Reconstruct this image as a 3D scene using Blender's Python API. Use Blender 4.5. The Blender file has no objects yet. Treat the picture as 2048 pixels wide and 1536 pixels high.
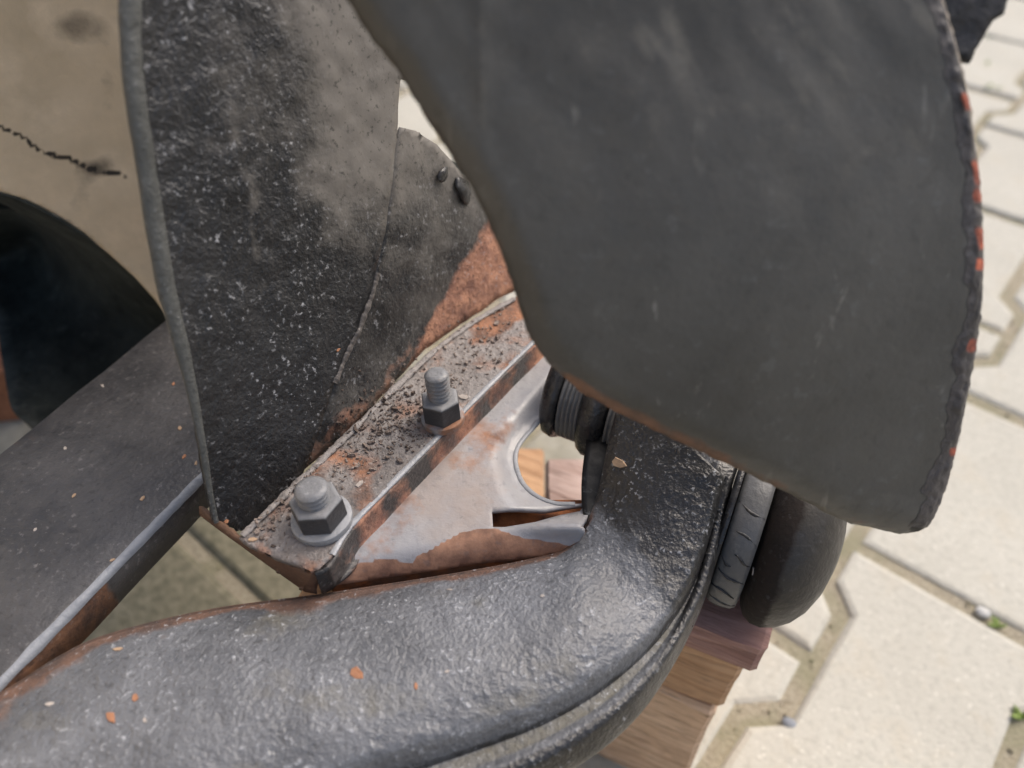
import bpy, bmesh, math, random
from mathutils import Vector, noise
from mathutils.geometry import delaunay_2d_cdt
random.seed(7)
R = math.radians
scene = bpy.context.scene
C = scene.collection

# ------------------------------------------------------------------ camera
CAM_H, PITCH, FPX = 0.60, 45.0, 1577.0
cam = bpy.data.cameras.new('camera'); camo = bpy.data.objects.new('camera', cam); C.objects.link(camo)
camo.location = (0, 0, CAM_H); camo.rotation_euler = (R(90 - PITCH), 0, 0)
cam.sensor_width = 36.0; cam.lens = 36.0 * FPX / 2048.0
cam.clip_start = 0.01; cam.clip_end = 200
cam.dof.use_dof = True; cam.dof.focus_distance = 0.36; cam.dof.aperture_fstop = 5.0
scene.camera = camo
# ------------------------------------------------------------------ sky and sun (bright overcast)
SUN_EL, SUN_ROT = 52.0, 55.0          # rotation measured from +Y towards +X
world = bpy.data.worlds.new('World'); scene.world = world; world.use_nodes = True
wt = world.node_tree; bg = wt.nodes['Background']
sky = wt.nodes.new('ShaderNodeTexSky'); sky.sky_type = 'NISHITA'; sky.sun_disc = False
sky.sun_elevation = R(SUN_EL); sky.sun_rotation = R(SUN_ROT)
sky.air_density = 1.0; sky.dust_density = 6.0; sky.ozone_density = 1.0
wt.links.new(sky.outputs[0], bg.inputs[0]); bg.inputs[1].default_value = 0.14
sl = bpy.data.lights.new('sun', 'SUN'); sl.energy = 1.1; sl.angle = R(45); sl.color = (1, .95, .88)
so = bpy.data.objects.new('sun', sl); C.objects.link(so)
sd = Vector((math.sin(R(SUN_ROT)) * math.cos(R(SUN_EL)), math.cos(R(SUN_ROT)) * math.cos(R(SUN_EL)), math.sin(R(SUN_EL))))
so.rotation_euler = sd.to_track_quat('Z', 'Y').to_euler(); so.location = sd * 3
vs = scene.view_settings
vs.view_transform = 'Standard'; vs.look = 'None'; vs.gamma = 1; vs.use_curve_mapping = False
vs.exposure = 0.55

# ------------------------------------------------------------------ pixel helpers (photo is 2048 x 1536)
S2 = math.sqrt(.5)
CAMP = Vector((0, 0, CAM_H))
def ray(px, py):
    x = (px - 1024) / FPX; v = (py - 768) / FPX
    return Vector((x, S2 - S2 * v, -S2 - S2 * v))
def W(px, py, z=0.0):                       # point on the level plane at height z
    d = ray(px, py); return CAMP + d * ((z - CAM_H) / d.z)
def PT(px, py, t): return CAMP + ray(px, py) * t
def PL(px, py, p0, n):
    d = ray(px, py); return CAMP + d * ((p0 - CAMP).dot(n) / d.dot(n))
def pix(p):
    q = p - CAMP
    u = q.x; f = q.y * S2 - q.z * S2; w = q.y * S2 + q.z * S2
    return (1024 + FPX * u / f, 768 - FPX * w / f)
def sstep(a, b, x):
    t = max(0, min(1, (x - a) / (b - a))); return t * t * (3 - 2 * t)
def cr(pts, n):                             # Catmull-Rom resample of a list of tuples
    out = []; m = len(pts)
    for i in range(n):
        f = i / (n - 1) * (m - 1); k = min(int(f), m - 2); t = f - k
        p0 = pts[max(k - 1, 0)]; p1 = pts[k]; p2 = pts[k + 1]; p3 = pts[min(k + 2, m - 1)]
        out.append(tuple(.5 * (2 * b + (c - a) * t + (2 * a - 5 * b + 4 * c - d) * t * t + (-a + 3 * b - 3 * c + d) * t ** 3) for a, b, c, d in zip(p0, p1, p2, p3)))
    return out
def nz(x, y, z=0): return noise.noise(Vector((x, y, z)))
def densify(poly, step, closed=True):
    out = []; n = len(poly)
    for i in range(n if closed else n - 1):
        a = poly[i]; b = poly[(i + 1) % n]
        k = max(1, int(math.dist(a, b) / step))
        for j in range(k): out.append((a[0] + (b[0] - a[0]) * j / k, a[1] + (b[1] - a[1]) * j / k))
    if not closed: out.append(poly[-1])
    return out
def inside(p, poly):
    x, y = p; c = False; n = len(poly); j = n - 1
    for i in range(n):
        xi, yi = poly[i]; xj, yj = poly[j]
        if (yi > y) != (yj > y) and x < (xj - xi) * (y - yi) / (yj - yi) + xi: c = not c
        j = i
    return c
def segdist(p, line):
    best = 1e9
    for a, b in zip(line, line[1:]):
        dx, dy = b[0] - a[0], b[1] - a[1]; L = dx * dx + dy * dy or 1e-9
        t = max(0, min(1, ((p[0] - a[0]) * dx + (p[1] - a[1]) * dy) / L))
        best = min(best, math.hypot(p[0] - a[0] - t * dx, p[1] - a[1] - t * dy))
    return best

# ------------------------------------------------------------------ materials
def lin(c): return tuple(c) + (1.0,)
class NT:
    def __init__(s, name):
        s.m = bpy.data.materials.new(name); s.m.use_nodes = True
        s.t = s.m.node_tree; s.b = s.t.nodes['Principled BSDF']
        s.co = s.t.nodes.new('ShaderNodeTexCoord').outputs['Object']
    def n(s, typ, **kw):
        o = s.t.nodes.new(typ)
        for k, v in kw.items(): setattr(o, k, v)
        return o
    def l(s, a, b): s.t.links.new(a, b)
    def mapping(s, scale=(1, 1, 1), rotz=0):
        m = s.n('ShaderNodeMapping'); m.inputs['Scale'].default_value = scale; m.inputs['Rotation'].default_value = (0, 0, rotz)
        s.l(s.co, m.inputs[0]); return m.outputs[0]
    def noise(s, scale, detail=4, rough=.55, co=None, dist=0):
        o = s.n('ShaderNodeTexNoise'); o.inputs['Scale'].default_value = scale; o.inputs['Detail'].default_value = detail
        o.inputs['Roughness'].default_value = rough; o.inputs['Distortion'].default_value = dist
        s.l(co or s.co, o.inputs['Vector']); return o.outputs['Fac']
    def ramp(s, fac, a, b, ca=(0, 0, 0), cb=(1, 1, 1)):
        o = s.n('ShaderNodeValToRGB'); e = o.color_ramp.elements
        e[0].position = a; e[1].position = b; e[0].color = lin(ca); e[1].color = lin(cb)
        s.l(fac, o.inputs[0]); return o.outputs[0]
    def mix(s, fac, a, b):
        o = s.n('ShaderNodeMix', data_type='RGBA')
        for k, v in ((0, fac), (6, a), (7, b)):
            if hasattr(v, 'links') or hasattr(v, 'is_output'): s.l(v, o.inputs[k])
            elif isinstance(v, (int, float)): o.inputs[k].default_value = v
            else: o.inputs[k].default_value = lin(v)
        return o.outputs[2]
    def math(s, op, a, b=None, clamp=False):
        o = s.n('ShaderNodeMath', operation=op); o.use_clamp = clamp
        for k, v in ((0, a), (1, b)):
            if v is None: continue
            if isinstance(v, (int, float)): o.inputs[k].default_value = v
            else: s.l(v, o.inputs[k])
        return o.outputs[0]
    def bump(s, h, dist, strength=1.0, prev=None):
        o = s.n('ShaderNodeBump'); o.inputs['Distance'].default_value = dist; o.inputs['Strength'].default_value = strength
        s.l(h, o.inputs['Height'])
        if prev is not None: s.l(prev, o.inputs['Normal'])
        return o.outputs[0]
    def out(s, col, rough, normal=None, metallic=0.0, spec=.5):
        s.l(col, s.b.inputs['Base Color'])
        if isinstance(rough, (int, float)): s.b.inputs['Roughness'].default_value = rough
        else: s.l(rough, s.b.inputs['Roughness'])
        if normal is not None: s.l(normal, s.b.inputs['Normal'])
        s.b.inputs['Metallic'].default_value = metallic; s.b.inputs['Specular IOR Level'].default_value = spec
        return s.m

def metal(name, c1, c2, rough=.5, speck=0.0, speckcol=(.45, .46, .48), speckscale=420, bs=500, bd=.0008, bb=.0015, bbs=90,
          stretch=1.0, pale=(.36, .34, .31), rust1=(.10, .035, .018), rust2=(.42, .15, .05), spec=.5, blot=14, pgain=3.0, scuff=0.0, tgain=4.5, smooth=0.0):
    """painted, undersealed or bare metal; colour attribute wear: R rust, G pale dust, old paint or painted light, B black tar or painted shade"""
    n = NT(name)
    mp = n.mapping((stretch, 1, 1), R(18)) if stretch != 1 else n.co
    a = n.noise(blot, 5, .6); b = n.noise(110, 4, .6, mp); c = n.noise(bs, 3, .6, mp); sp = n.noise(speckscale, 3, .65, mp)
    col = n.mix(n.ramp(a, .35, .68), c1, c2)
    col = n.mix(n.math('MULTIPLY', n.ramp(b, .45, .72), .35), col, c2)
    w = n.n('ShaderNodeVertexColor'); w.layer_name = 'wear'
    sx = n.n('ShaderNodeSeparateColor'); n.l(w.outputs[0], sx.inputs[0])
    rR, rG, rB = sx.outputs[0], sx.outputs[1], sx.outputs[2]
    bl = n.math('ADD', n.math('MULTIPLY', b, .6), n.math('MULTIPLY', n.noise(45, 4), .4))
    def mask(ch, gain=4.5):
        e = n.math('ADD', n.math('MULTIPLY', ch, 1.0), n.math('SUBTRACT', bl, 1.0))
        return n.math('MULTIPLY', n.math('ADD', e, .08), gain, True)
    mP = mask(rG, pgain); col = n.mix(mP, col, n.mix(n.noise(160, 4), pale, tuple(x * .72 for x in pale)))
    mT = mask(rB, tgain); col = n.mix(mT, col, (.012, .012, .013))
    mR = mask(rR); col = n.mix(mR, col, n.mix(n.ramp(n.noise(85, 5, .65), .38, .66), rust1, rust2))
    if speck: col = n.mix(n.math('MULTIPLY', n.ramp(sp, .32, .42, (1, 1, 1), (0, 0, 0)), min(.6, speck)), col, tuple(x * .45 for x in c1))
    if speck: col = n.mix(n.math('MULTIPLY', n.math('MULTIPLY', n.ramp(sp, .59, .69), n.ramp(n.noise(38, 4, .65), .38, .60)), n.math('MULTIPLY', n.math('SUBTRACT', 1.0, n.math('MULTIPLY', mP, smooth)), speck)), col, speckcol)
    if scuff:
        m3 = n.n('ShaderNodeMapping'); m3.inputs['Rotation'].default_value = (0, R(35), 0); m3.inputs['Scale'].default_value = (9, 9, 1.6); n.l(n.co, m3.inputs[0])
        sc = n.math('MULTIPLY', n.ramp(n.noise(9, 5, .7, m3.outputs[0], .6), .62, .70), n.ramp(n.noise(26, 3), .48, .62))
        col = n.mix(n.math('MULTIPLY', sc, scuff), col, tuple(min(1, x * 2.6) for x in c2))
    ro = n.math('ADD', n.math('MULTIPLY', n.ramp(b, .3, .7), .22), rough - .11)
    ro = n.mix(n.math('MAXIMUM', mR, n.math('MULTIPLY', mP, .6)), ro, (.85, .85, .85))
    nrm = n.bump(b, bb) if bb else None
    if bbs != 90: nrm = n.bump(n.noise(bbs, 3), bb)
    nrm = n.bump(c, bd, 1, nrm)
    if smooth:
        for nd in [q for q in n.t.nodes if q.type == 'BUMP']: n.l(n.math('SUBTRACT', 1.0, n.math('MULTIPLY', mP, smooth)), nd.inputs['Strength'])
    return n.out(col, ro, nrm, 0, spec)

M = {}
M['fender'] = metal('grey_underseal', (.070, .069, .063), (.098, .096, .088), .45, .18, (.20, .21, .21), 150, 300, .0002, .00015, pale=(.185, .178, .158), rust1=(.12, .083, .064), rust2=(.23, .135, .092), bbs=26, spec=.34, blot=18, pgain=2.4, scuff=.7)
M['seam'] = metal('torn_seam', (.035, .033, .034), (.075, .069, .069), .55, .3, (.22, .22, .24), 200, 300, .0006, .0010, pale=(.46, .40, .32), rust1=(.16, .045, .03), rust2=(.52, .13, .065), pgain=2.2)
M['inner'] = metal('black_underseal', (.014, .015, .017), (.036, .037, .039), .36, .8, (.38, .39, .41), 360, 400, .0011, .0008, .35, pale=(.185, .173, .157), rust1=(.22, .11, .08), rust2=(.50, .26, .165), spec=.5, pgain=1.7, smooth=.85)
M['gusset'] = metal('brown_grey_paint', (.055, .050, .048), (.10, .09, .085), .45, .45, (.30, .28, .27), 380, 380, .0008, .0008, .4, pale=(.23, .21, .195), rust1=(.26, .125, .09), rust2=(.52, .27, .17), pgain=1.5)
M['lip'] = metal('grey_lip', (.066, .070, .068), (.10, .104, .10), .5, .5, (.26, .27, .27), 380, 380, .0007, .0006, .4, spec=.4)
M['cream'] = metal('cream_paint', (.68, .575, .43), (.46, .395, .29), .42, 0, (.5, .5, .5), 300, 200, .0002, .0004, pale=(.72, .62, .47), blot=11, tgain=1.3)
M['liner'] = metal('black_liner', (.012, .015, .014), (.040, .046, .042), .75, .5, (.09, .10, .095), 90, 160, .0008, .0012, spec=.2, pale=(.10, .10, .085), blot=24)
M['rail'] = metal('rail_paint', (.038, .039, .043), (.080, .079, .082), .42, .5, (.26, .25, .25), 300, 330, .0006, .0006, .4, blot=26, rust1=(.07, .04, .03), rust2=(.22, .11, .06), spec=.5)
M['edge'] = metal('sheen_edge', (.27, .29, .32), (.19, .205, .23), .40, .1, (.5, .5, .52), 300, 320, .0004, .0005)
M['flange'] = metal('dusty_flange', (.15, .135, .128), (.24, .218, .207), .55, .55, (.46, .42, .39), 300, 300, .0014, .0012, .5, pale=(.36, .34, .33), rust1=(.13, .075, .055), rust2=(.38, .18, .10), pgain=2)
M['plate'] = metal('grey_primer', (.29, .29, .305), (.37, .365, .37), .36, .3, (.34, .245, .20), 200, 260, .0003, .0004, pale=(.40, .33, .29), rust1=(.19, .10, .068), rust2=(.42, .23, .145), blot=26, pgain=1.6, spec=.6)
M['rustface'] = metal('rusty_steel', (.10, .055, .035), (.19, .105, .065), .7, .15, (.4, .2, .1), 200, 260, .0006, .0008)
M['arm'] = metal('pebbled_underseal', (.075, .080, .089), (.165, .174, .19), .36, .75, (.44, .46, .49), 420, 420, .0010, .0010, .26, pale=(.15, .14, .105), rust1=(.07, .042, .033), rust2=(.17, .09, .06), spec=.75, blot=20)
M['tar'] = metal('wet_tar', (.014, .014, .015), (.032, .032, .034), .30, .35, (.20, .21, .22), 230, 230, .0010, .0010, .4)
M['gloss'] = metal('black_gloss', (.006, .006, .007), (.012, .012, .013), .5, .5, (.16, .17, .18), 260, 200, .0003, .0003, .3, spec=.25)
M['rubber'] = metal('grey_rubber', (.085, .087, .09), (.135, .138, .142), .45, .25, (.3, .3, .3), 260, 300, .0003, .0004)
M['cap'] = metal('dark_cap', (.024, .022, .020), (.044, .041, .037), .46, .25, (.14, .14, .14), 260, 300, .0004, .0004, pale=(.10, .095, .085), rust1=(.011, .008, .007), rust2=(.018, .012, .010), spec=.4)
M['zinc'] = metal('zinc_steel', (.36, .37, .39), (.24, .25, .265), .34, .25, (.55, .55, .55), 420, 500, .0004, .0004, rust1=(.14, .08, .05), rust2=(.34, .17, .10))
M['stud'] = metal('stud_steel', (.17, .175, .185), (.27, .275, .285), .34, .4, (.5, .5, .5), 420, 500, .0004, .0004, pale=(.36, .35, .34), rust1=(.11, .065, .045), rust2=(.30, .15, .09))
M['nut'] = metal('dark_nut', (.030, .030, .033), (.052, .052, .056), .38, .2, (.2, .2, .22), 400, 500, .0003, .0003, pale=(.27, .275, .285))

def wood(name, c1, c2, gap=(.03, .02, .015), rot=-25, fine=1.0, rough=.75):
    n = NT(name)
    r0 = n.mapping((1, 1, 1), R(-rot))
    def st(sc):
        m = n.n('ShaderNodeMapping'); m.inputs['Scale'].default_value = sc; n.l(r0, m.inputs[0]); return m.outputs[0]
    mp = st((7, 70, 110)); mp2 = st((26, 150, 260))
    a = n.noise(1.6, 6, .6, mp, .4); b = n.noise(1.5, 4, .6, mp2)
    col = n.mix(n.ramp(a, .36, .62), tuple(x * .8 for x in c1), c2)
    col = n.mix(n.math('MULTIPLY', n.ramp(n.noise(30, 4), .45, .75), .5), col, tuple(x * .6 for x in c1))
    col = n.mix(n.math('MULTIPLY', n.ramp(b, .56, .66), .85 * fine), col, gap)
    nrm = n.bump(a, .003, .8); nrm = n.bump(b, -.004 * fine, .8, nrm)
    return n.out(col, rough, nrm, 0, .3)
M['wood_red'] = wood('wood_red', (.33, .18, .15), (.44, .27, .235), fine=.3)
M['wood_tan'] = wood('wood_tan', (.50, .29, .16), (.58, .37, .22), fine=.4)
M['wood_old'] = wood('wood_old', (.70, .46, .30), (.82, .60, .42), (.20, .115, .07), fine=1.0)
M['wood_pink'] = wood('wood_pink', (.40, .27, .23), (.52, .40, .36), fine=.3)

def concrete(name, c1, c2):
    n = NT(name)
    a = n.noise(9, 5, .6); b = n.noise(170, 3, .6); g = n.noise(420, 2, .5)
    vo = n.n('ShaderNodeTexVoronoi'); vo.inputs['Scale'].default_value = 230; vo.inputs['Randomness'].default_value = 1
    n.l(n.co, vo.inputs['Vector'])
    dots = n.ramp(vo.outputs['Distance'], .20, .34, (1, 1, 1), (0, 0, 0))
    pick = n.ramp(n.noise(95, 2), .50, .60)
    col = n.mix(n.ramp(a, .3, .7), c1, c2)
    col = n.mix(n.math('MULTIPLY', n.ramp(b, .32, .50, (1, 1, 1), (0, 0, 0)), .5), col, tuple(x * .74 for x in c1))
    col = n.mix(n.math('MULTIPLY', n.math('MULTIPLY', dots, pick), .5), col, (.72, .70, .62))
    col = n.mix(n.math('MULTIPLY', n.ramp(n.noise(22, 5, .65), .52, .72), .4), col, (.42, .36, .26))
    oi = n.n('ShaderNodeObjectInfo')
    col = n.mix(n.math('MULTIPLY', oi.outputs['Random'], .16), col, (.42, .40, .35))
    # shade under the vehicle painted into the blocks, along with moss and soil
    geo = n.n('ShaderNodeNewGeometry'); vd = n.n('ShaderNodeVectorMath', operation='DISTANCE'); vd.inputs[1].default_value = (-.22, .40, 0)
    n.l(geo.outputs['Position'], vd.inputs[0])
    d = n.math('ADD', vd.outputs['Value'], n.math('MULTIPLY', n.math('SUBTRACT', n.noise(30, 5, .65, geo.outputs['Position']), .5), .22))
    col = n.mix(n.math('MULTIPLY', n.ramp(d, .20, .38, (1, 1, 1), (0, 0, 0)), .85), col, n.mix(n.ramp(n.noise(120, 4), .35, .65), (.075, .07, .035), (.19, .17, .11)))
    nrm = n.bump(b, .0007); nrm = n.bump(g, .0006, 1, nrm)
    return n.out(col, .85, nrm, 0, .3)
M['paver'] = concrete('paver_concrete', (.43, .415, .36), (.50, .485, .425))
def dirt(name, c1, c2, c3):
    n = NT(name)
    a = n.noise(24, 4); b = n.noise(260, 4, .7)
    col = n.mix(n.ramp(b, .35, .68), c1, c2); col = n.mix(n.ramp(a, .45, .65), col, c3)
    return n.out(col, .95, n.bump(b, .004), 0, .2)
M['sand'] = dirt('joint_sand', (.30, .26, .19), (.48, .43, .33), (.30, .28, .19))
M['grit'] = dirt('joint_grit', (.30, .26, .19), (.52, .46, .36), (.22, .22, .12))
M['crumb'] = dirt('rust_crumb', (.065, .05, .044), (.21, .165, .14), (.36, .30, .265))
def plain(name, c, rough=.7, var=.6):
    n = NT(name); a = n.noise(180, 4)
    return n.out(n.mix(n.ramp(a, .35, .7), c, tuple(x * var for x in c)), rough, n.bump(a, .001), 0, .4)
M['chip_orange'] = plain('chip_orange', (.42, .20, .11)); M['chip_tan'] = plain('chip_tan', (.46, .32, .21))
M['chip_pale'] = plain('chip_pale', (.46, .41, .37)); M['stone'] = plain('stone', (.22, .24, .27), .6, .8)
M['stone_pale'] = plain('stone_pale', (.50, .50, .48), .6, .8)
M['weed'] = plain('weed', (.17, .24, .05), .6); M['moss'] = plain('moss', (.12, .13, .045), .9)
M['brick'] = plain('brick', (.42, .17, .085), .85)

# ------------------------------------------------------------------ object helpers
def tag(o, label=None, cat=None, group=None, kind=None):
    for k, v in (('label', label), ('category', cat), ('group', group), ('kind', kind)):
        if v: o[k] = v
    return o
def mesh_obj(name, verts, faces, mat, parent=None, smooth=True, wear=None, thick=0, offset=-1, bevel=0):
    me = bpy.data.meshes.new(name); me.from_pydata([tuple(v) for v in verts], [], faces); me.update()
    if smooth:
        for p in me.polygons: p.use_smooth = True
    ca = me.color_attributes.new('wear', 'FLOAT_COLOR', 'POINT')
    for i in range(len(me.vertices)):
        w = wear[i] if wear else (0, 0, 0)
        ca.data[i].color = (w[0], w[1], w[2], 1)
    me.materials.append(M[mat] if isinstance(mat, str) else mat)
    o = bpy.data.objects.new(name, me); C.objects.link(o)
    if parent: o.parent = parent
    if thick:
        s = o.modifiers.new('solid', 'SOLIDIFY'); s.thickness = thick; s.offset = offset; s.use_even_offset = False
    if bevel:
        b = o.modifiers.new('bevel', 'BEVEL'); b.width = bevel; b.segments = 2; b.limit_method = 'ANGLE'
    return o
def sheet(name, outline, surf, mat, parent, step=14, holes=(), wear=None, thick=.0015, estep=7, jag=0, offset=-1):
    """sheet metal cut to an outline: dense triangulation laid on the 3D surface surf(px, py)"""
    ol = densify(outline, estep)
    if jag: ol = [(x + jag * nz(x * .045, y * .045, 1) + jag * .5 * nz(x * .16, y * .16, 5), y + jag * nz(x * .045, y * .045, 9)) for x, y in ol]
    hs = [densify(h, estep) for h in holes]
    pts = list(ol); edges = [(i, (i + 1) % len(ol)) for i in range(len(ol))]
    for h in hs:
        k = len(pts); pts += h; edges += [(k + i, k + (i + 1) % len(h)) for i in range(len(h))]
    nb = len(pts)
    xs = [p[0] for p in ol]; ys = [p[1] for p in ol]
    y = min(ys); r = 0
    lines = [ol + [ol[0]]] + [h + [h[0]] for h in hs]
    bset = {}
    for p in pts[:nb]: bset.setdefault((int(p[0] // step), int(p[1] // step)), []).append(p)
    while y < max(ys):
        x = min(xs) + (step / 2 if r % 2 else 0)
        while x < max(xs):
            if inside((x, y), ol) and not any(inside((x, y), h) for h in hs):
                cx, cy = int(x // step), int(y // step)
                if all(math.dist((x, y), q) > step * .5 for i in (-1, 0, 1) for j in (-1, 0, 1) for q in bset.get((cx + i, cy + j), ())):
                    pts.append((x, y))
            x += step
        y += step * .87; r += 1
    vs_, _, fs, *_ = delaunay_2d_cdt([Vector(p) for p in pts], edges, [], 0, 1e-4)
    V2 = [tuple(v) for v in vs_]
    faces = []
    for f in fs:
        cx = sum(V2[i][0] for i in f) / 3; cy = sum(V2[i][1] for i in f) / 3
        if inside((cx, cy), ol) and not any(inside((cx, cy), h) for h in hs): faces.append(list(f))
    V3 = [surf(*p) for p in V2]
    # wind so that normals look at the camera
    out = []
    for f in faces:
        a, b, c = (V3[i] for i in f)
        nn = (b - a).cross(c - a)
        out.append(f if nn.dot(CAMP - a) > 0 else f[::-1])
    wr = [wear(*p) for p in V2] if wear else None
    return mesh_obj(name, V3, out, mat, parent, True, wr, thick, offset)
def grid(name, rows, mat, parent, wear=None, thick=0, offset=-1, close_v=False, smooth=True):
    nu = len(rows); nv = len(rows[0]); V = [p for r in rows for p in r]; F = []
    for i in range(nu - 1):
        for j in range(nv - (0 if close_v else 1)):
            k = (j + 1) % nv
            F.append([i * nv + j, i * nv + k, (i + 1) * nv + k, (i + 1) * nv + j])
    return mesh_obj(name, V, F, mat, parent, smooth, wear, thick, offset)
def box(name, o, ax, ay, az, mat, parent=None, bevel=.002, jit=0):
    V = []
    for k in (0, 1):
        for a, b in ((0, 0), (1, 0), (1, 1), (0, 1)):
            V.append(o + ax * a + ay * b + az * k + Vector((random.uniform(-jit, jit), random.uniform(-jit, jit), 0)))
    F = [[3, 2, 1, 0], [4, 5, 6, 7], [0, 1, 5, 4], [1, 2, 6, 5], [2, 3, 7, 6], [3, 0, 4, 7]]
    return mesh_obj(name, V, F, mat, parent, False, None, 0, 0, bevel)
def lathe(name, c, axis, prof, mat, parent, seg=48, wear=None, wob=0, cap=True):
    axis = axis.normalized(); e1 = axis.orthogonal().normalized(); e2 = axis.cross(e1)
    V = []; F = []; Wr = []
    for i, (s, r) in enumerate(prof):
        for j in range(seg):
            a = 2 * math.pi * j / seg; rr = r * (1 + wob * nz(math.cos(a) * 1.7, math.sin(a) * 1.7, s * 40))
            p = c + axis * s + (e1 * math.cos(a) + e2 * math.sin(a)) * rr
            V.append(p); Wr.append(wear(s, a, p) if wear else (0, 0, 0))
    for i in range(len(prof) - 1):
        for j in range(seg):
            k = (j + 1) % seg; F.append([i * seg + j, i * seg + k, (i + 1) * seg + k, (i + 1) * seg + j])
    if cap:
        F.append(list(range(seg))[::-1]); F.append([(len(prof) - 1) * seg + j for j in range(seg)])
    return mesh_obj(name, V, F, mat, parent, True, Wr)
def sharp(o, ang=35):
    m = o.modifiers.new('es', 'EDGE_SPLIT'); m.split_angle = R(ang); return o
def empty(name, loc):
    o = bpy.data.objects.new(name, None); C.objects.link(o); o.location = loc; o.empty_display_size = .02; return o

# ================================================================== GROUND: interlocking pavers
pav = mesh_obj('pavement', [(-6, -5, -.0040), (6, -5, -.0040), (6, 8, -.0040), (-6, 8, -.0040)], [[0, 1, 2, 3]], 'sand', smooth=False)
tag(pav, kind='structure')
UA = Vector((math.cos(R(-40)), math.sin(R(-40)), 0)); VA = Vector((math.cos(R(50)), math.sin(R(50)), 0))
PLN, PWE, SL, GAP = .245, .178, .024, .010
hw, hl = PWE / 2, PLN / 2
shape = [(-hw, -hl), (hw, -hl), (hw, -hl + .042), (hw - SL, -hl + .042 + SL), (hw - SL, hl - .042 - SL), (hw, hl - .042), (hw, hl), (-hw, hl), (-hw, hl - .042), (-hw + SL, hl - .042 - SL), (-hw + SL, -hl + .042 + SL), (-hw, -hl + .042)]
def paver_mesh(k):
    rnd = random.Random(k); n = len(shape)
    def ring(inset, z, j=0):
        out = []
        for i, (x, y) in enumerate(shape):
            a = Vector(shape[i - 1]); b = Vector((x, y)); c = Vector(shape[(i + 1) % n])
            n1 = (b - a).normalized(); n2 = (c - b).normalized()
            nn = Vector((-n1.y - n2.y, n1.x + n2.x)); nn = nn / (1 + n1.dot(n2))
            p = b + nn * inset
            out.append((p.x + rnd.uniform(-j, j), p.y + rnd.uniform(-j, j), z))
        return out
    V = ring(0, -.05) + ring(0, -.0065, .0012) + ring(.0025, -.0018, .0012) + ring(.0065, 0, .001)
    F = [[l * n + i, l * n + (i + 1) % n, (l + 1) * n + (i + 1) % n, (l + 1) * n + i] for l in range(3) for i in range(n)]
    F.append([3 * n + i for i in range(n)])
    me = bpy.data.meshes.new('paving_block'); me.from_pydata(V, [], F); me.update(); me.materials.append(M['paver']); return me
PM = [paver_mesh(k) for k in range(5)]
U0, V0 = .070, .376
cp = (PWE + PWE - 2 * SL) / 2 + GAP; rp = PLN + GAP
for ci in range(-12, 13):
    for ri in range(-9, 13):
        u = U0 + ci * cp; v = V0 + ri * rp + (rp / 2 if ci % 2 else 0)
        p = UA * u + VA * v
        if not (-1.25 < p.x < 1.55 and -.15 < p.y < 2.2): continue
        o = bpy.data.objects.new('paving_block', random.choice(PM)); C.objects.link(o); o.parent = pav
        o.location = (p.x, p.y, random.uniform(-.002, .0015)); o.rotation_euler = (random.uniform(-.006, .006), random.uniform(-.006, .006), R(-40) + random.uniform(-.012, .012))

# ================================================================== THE VEHICLE
car = empty('vehicle_underbody', (0, .25, 0))
tag(car, 'rusty black undersealed vehicle underbody with grey fender flap, propped on timber', 'vehicle')
def finish_parent(o): o.matrix_parent_inverse = car.matrix_basis.inverted()
car_parts = []
class CarParent: pass

# ---- frame rail on the left
ZR = .300
near = [W(-260, 1640, ZR), W(520, 838, ZR)]
d_r = (W(410, 950, ZR) - W(0, 1370, ZR)).normalized(); q_r = Vector((-d_r.y, d_r.x, 0))
o_r = W(0, 1370, ZR) - d_r * .16; LR = .50; WR = .104
def prof_rail():
    b = .0045
    return [(.0, -.020), (.0, -b), (.0013, -.0013), (b, 0), (.03, .0005), (.06, 0), (WR - b, 0), (WR, -b), (WR, -.02)]
pr = []
for (a, z) in cr(prof_rail(), 33): pr.append((a, z))
pr = prof_rail()
rows = []; wr = []
for i in range(61):
    s = LR * i / 60; r = []
    for (a, z) in pr:
        p = o_r + d_r * s + q_r * a + Vector((0, 0, z)); p += Vector((0, 0, .0007 * nz(p.x * 40, p.y * 40)))
        r.append(p); wr.append((.95 if s < .215 and a < .02 and z < -.002 else (.35 if a > WR - .02 and s > .2 else .12), .1, .0))
    rows.append(r)
rail = grid('frame_rail', rows, 'rail', car, wr, .003, 1)
tag(rail, 'dark flat topped frame rail with sky sheen painted along its edge')
# pale strip along the rail's near corner: sky reflection painted as colour
rows = []
for i in range(90):
    s = .155 + (LR - .165) * i / 89; r = []
    for k in range(6):
        a = R(90 * k / 5); w = .0025 + .0011 * nz(s * 70, 3) + .0005 * nz(s * 260, 8)
        r.append(o_r + d_r * s + q_r * (w - (w + .0006) * math.sin(a)) + Vector((0, 0, -w + (w + .0006) * math.cos(a))))
    rows.append(r)
grid('sheen_edge', rows, 'edge', rail)

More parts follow.
